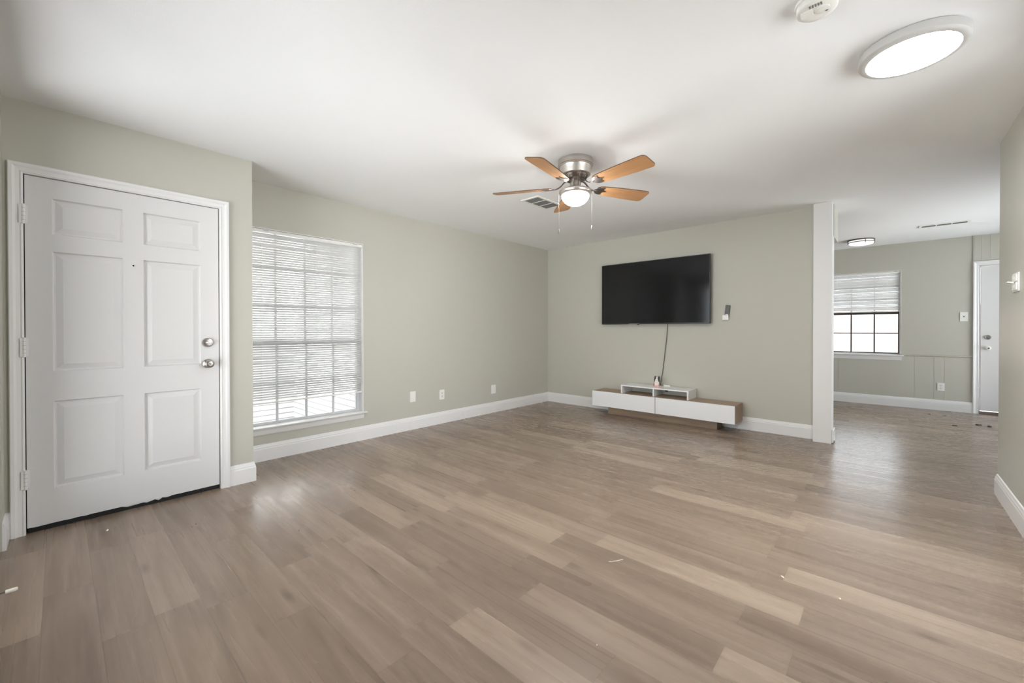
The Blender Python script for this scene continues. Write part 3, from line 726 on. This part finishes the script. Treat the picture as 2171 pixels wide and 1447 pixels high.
cdd = thing('picture_stand', 'small dark picture with pale figure in a pink stand on the console', 'picture', (1.880, -.20, .4205))
bm = BM(); prism(bm, [(-.036, 0), (.036, 0), (.046, .13), (-.026, .13)], 0, .006, lambda a, b, t: (a, .012+b*.10+t, b+.004)); pc = obj('picture', bm, m_card, cdd, local=True)
fig = [(-.020, .014), (-.026, .045), (-.022, .060), (-.012, .092), (-.004, .098), (-.003, .108), (-.004, .118), (.004, .129), (.014, .129), (.017, .117), (.016, .106), (.018, .096), (.024, .074), (.036, .052), (.034, .014)]
bm = BM(); prism(bm, fig, -.0012, .0005, lambda a, b, t: (a, .012+b*.10+t, b+.004)); obj('pale_figure', bm, m_figure, pc, local=True)
bm = BM(); prism(bm, [(-.040, 0), (-.036, 0), (-.027, .13), (-.030, .13)], -.003, .008, lambda a, b, t: (a, .012+b*.10+t, b+.004)); obj('side_edge', bm, m_pink, cdd, local=True)
bm = BM(); lathe(bm, [(.044, 0), (.048, .004), (.047, .012), (.040, .018), (.02, .018)], n=36); o = obj('base', bm, m_pink, cdd, smooth=True, local=True); o.scale.y = .62; o.location.x = .016
bm = BM(); prism(bm, rrect(1.926, 2.006, -.068, -.022, .006), .4205, .440); o = obj('power_strip', bm, m_plastic, bevel=.002)
tag(o, 'small white power adapter lying on the console shelf beside the picture', 'power adapter')

# ---------------------------------------------------------------- wall plates
def plate(name, label, cat, f, a0, a1, z0, z1, kind):
    r = thing(name, label, cat, f((a0+a1)/2, 0, z0))
    P = lambda bm, A, B, Cc, D, h0, h1, rr_=.004: prism(bm, rrect(A, B, Cc, D, rr_, 3), h0, h1, lambda a, z, h: f(a, h, z))
    bm = BM(); P(bm, a0, a1, z0, z1, .0004, .006); obj('cover_plate', bm, m_plastic, r, bevel=.0015)
    ac, zc = (a0+a1)/2, (z0+z1)/2
    if kind == 'duplex':
        for dz in (-.020, .020):
            bm = BM(); P(bm, ac-.0165, ac+.0165, zc+dz-.0145, zc+dz+.0145, .006, .0075, .008); q = obj('receptacle', bm, m_plastic, r)
            bm = BM(); P(bm, ac-.0085, ac-.0055, zc+dz-.003, zc+dz+.008, .0070, .0078, .001); P(bm, ac+.0055, ac+.0085, zc+dz-.003, zc+dz+.008, .0070, .0078, .001); P(bm, ac-.003, ac+.003, zc+dz-.010, zc+dz-.005, .0070, .0078, .002); obj('slot', bm, m_slot, q)
        bm = BM(); P(bm, ac-.003, ac+.003, zc-.003, zc+.003, .006, .0072, .0028); obj('screw', bm, m_alu, r)
    elif kind == 'blank':
        bm = BM(); P(bm, ac-.017, ac+.017, zc-.034, zc+.034, .006, .0075, .003); obj('insert', bm, m_plastic, r, bevel=.0008)
        for dz in (-.047, .047):
            bm = BM(); P(bm, ac-.003, ac+.003, zc+dz-.003, zc+dz+.003, .006, .0068, .0028); obj('screw', bm, m_plastic, r)
    elif kind == 'jack':
        bm = BM(); P(bm, ac-.007, ac+.007, zc-.007, zc+.007, .006, .010, .0065); obj('jack', bm, m_slot, r)
        for dz in (-.042, .042):
            bm = BM(); P(bm, ac-.003, ac+.003, zc+dz-.003, zc+dz+.003, .006, .0068, .0028); obj('screw', bm, m_plastic, r)
    return r
fL = lambda a, h, z: (h, a, z)
plate('wall_plate', 'plain white cover plate nearest the front window, low on the wall', 'wall plate', fL, -2.620, -2.543, .318, .440, 'blank')
plate('wall_outlet', 'white duplex outlet with dark slots low on the left wall', 'outlet', fL, -2.198, -2.121, .294, .414, 'duplex')
plate('wall_plate', 'plain white cover plate low on the left wall, nearest the room corner', 'wall plate', fL, -1.300, -1.213, .264, .384, 'blank')
fF = lambda a, h, z: (a, YF-h, z)
fF2 = lambda a, h, z: (a, YF-.004-h, z)
plate('wall_outlet', 'white outlet on the dining wall below the chair rail', 'outlet', fF2, 4.606, 4.678, .278, .390, 'duplex')
plate('jack_plate', 'white square plate with dark centre on the dining wall beside the back door', 'wall plate', fF, 4.822, 4.899, 1.266, 1.394, 'jack')
sw_ = plate('light_switch', 'white light switch plate with two stacked switches on the right wall', 'light switch', lambda a, h, z: (XR-h, a, z), -1.540, -1.385, 1.380, 1.493, 'none')
for k, zc in enumerate((1.462, 1.411)):
    bm = BM(); prism(bm, rrect(-1.515, -1.41, zc-.021, zc+.021, .004, 3), .006, .012, lambda a, z, h: (XR-h, a, z)); q = obj('rocker', bm, m_plastic, sw_, bevel=.0015)
    bm = BM(); prism(bm, rrect(-1.475, -1.448, zc-.010, zc+.010, .004, 3), .0115, .0135, lambda a, z, h: (XR-h, a, z)); obj('toggle_slot', bm, m_plastic, q, bevel=.0008)
bm = BM(); prism(bm, [(.010, 1.432), (.010, 1.442), (.034, 1.446), (.036, 1.442), (.034, 1.438)], -1.45, -1.40, lambda h, z, a: (XR-h, a, z)); obj('lever', bm, m_plastic, sw_, bevel=.001)

# ---------------------------------------------------------------- door stop and floor litter
ds = thing('door_stop', 'white-tipped door stop on the baseboard at the left edge', 'door stop', (1.347, -5.533, .06))
bm = BM(); lathe(bm, [(.011, -5.534), (.011, -5.529), (.006, -5.526)], (1.347, 0, .06), 16, 'Y'); obj('mount', bm, m_nickel, ds)
bm = BM(); lathe(bm, [(.0028, -5.528), (.0028, -5.498)], (1.347, 0, .06), 10, 'Y'); obj('rod', bm, m_nickel_d, ds)
bm = BM(); lathe(bm, [(.007, -5.500), (.008, -5.498), (.008, -5.470), (.006, -5.466)], (1.347, 0, .06), 18, 'Y'); obj('rubber_tip', bm, m_chip, ds, smooth=True)

def flake(name, label, cat, x, y, sx, sy, m_, rot, h=.006, group=None, n=7):
    bm = BM(); P = []
    for i in range(n):
        a = 2*PI*i/n; r = random.uniform(.7, 1.1); P.append((sx*r*math.cos(a)*.5, sy*r*math.sin(a)*.5))
    R = Matrix.Rotation(rot, 2)
    P = [tuple(R @ Vector(p)) for p in P]
    lo = [bm.verts.new((x+a, y+b, .0006)) for a, b in P]; hi = [bm.verts.new((x+a*.8, y+b*.8, h*random.uniform(.5, 1))) for a, b in P]
    bm.faces.new(lo); bm.faces.new(hi)
    for i in range(n): bm.faces.new((lo[i], lo[(i+1) % n], hi[(i+1) % n], hi[i]))
    o = obj(name, bm, m_); tag(o, label, cat, group); return o
g = 'dry leaf scraps on the dining floor'
flake('leaf_scrap', 'tiny dark scrap on the dining floor, farthest left by the baseboard', 'leaf scrap', 4.503, 2.609, .03, .05, m_leaf, .2, group=g)
flake('leaf_scrap', 'tiny dark scrap by the far baseboard, second from the left', 'leaf scrap', 4.650, 2.617, .03, .04, m_leaf, .9, group=g)
flake('leaf_scrap', 'dark leaf scrap on the dining floor, left of the pair before the back door', 'leaf scrap', 4.674, 1.873, .055, .035, m_leaf, .1, .012, group=g)
flake('leaf_scrap', 'largest dark leaf scrap in front of the back door', 'leaf scrap', 4.891, 2.102, .065, .045, m_leaf, .3, .018, group=g)
flake('leaf_scrap', 'dark leaf scrap nearest the right wall, before the back door', 'leaf scrap', 4.975, 2.07, .04, .05, m_leaf, .7, .016, group=g)
g = 'pale crumbs on the living room floor'
flake('paint_chip', 'white paint chip on the floor in front of the front door', 'paint chip', .751, -5.16, .013, .013, m_chip, .4, .006)
flake('crumb', 'pale elongated crumb on the floor ahead of the right wall end', 'crumb', 3.714, -3.078, .022, .009, m_chip, 2.3, .004, g)
flake('crumb', 'tiny pale crumb on the floor nearest the right wall', 'crumb', 3.926, -3.098, .011, .009, m_chip, .4, .004, g)
flake('crumb', 'tiny pale crumb nearest the camera in mid floor', 'crumb', 3.289, -4.025, .007, .007, m_chip, .4, .003, g)
bm = BM(); tube(bm, spline([(3.052, -3.512, .0016), (3.066, -3.492, .0016), (3.078, -3.474, .0016), (3.094, -3.444, .0016)], 4), .0012, 6)
tag(obj('thread', bm, m_chip), 'short pale curved thread lying on the floor', 'thread')
g = 'dark specks on the floor by the entry'
for nm, (x, y) in (('tiny dark speck on the floor below the front window', (1.246, -3.919)), ('tiny dark speck on the floor between front door and window reflection', (1.571, -4.419)), ('tiny dark speck on the floor in front of the door knob side', (1.03, -4.80))):
    flake('speck', nm, 'speck', x, y, .009, .007, m_leaf, random.random()*3, .003, g)
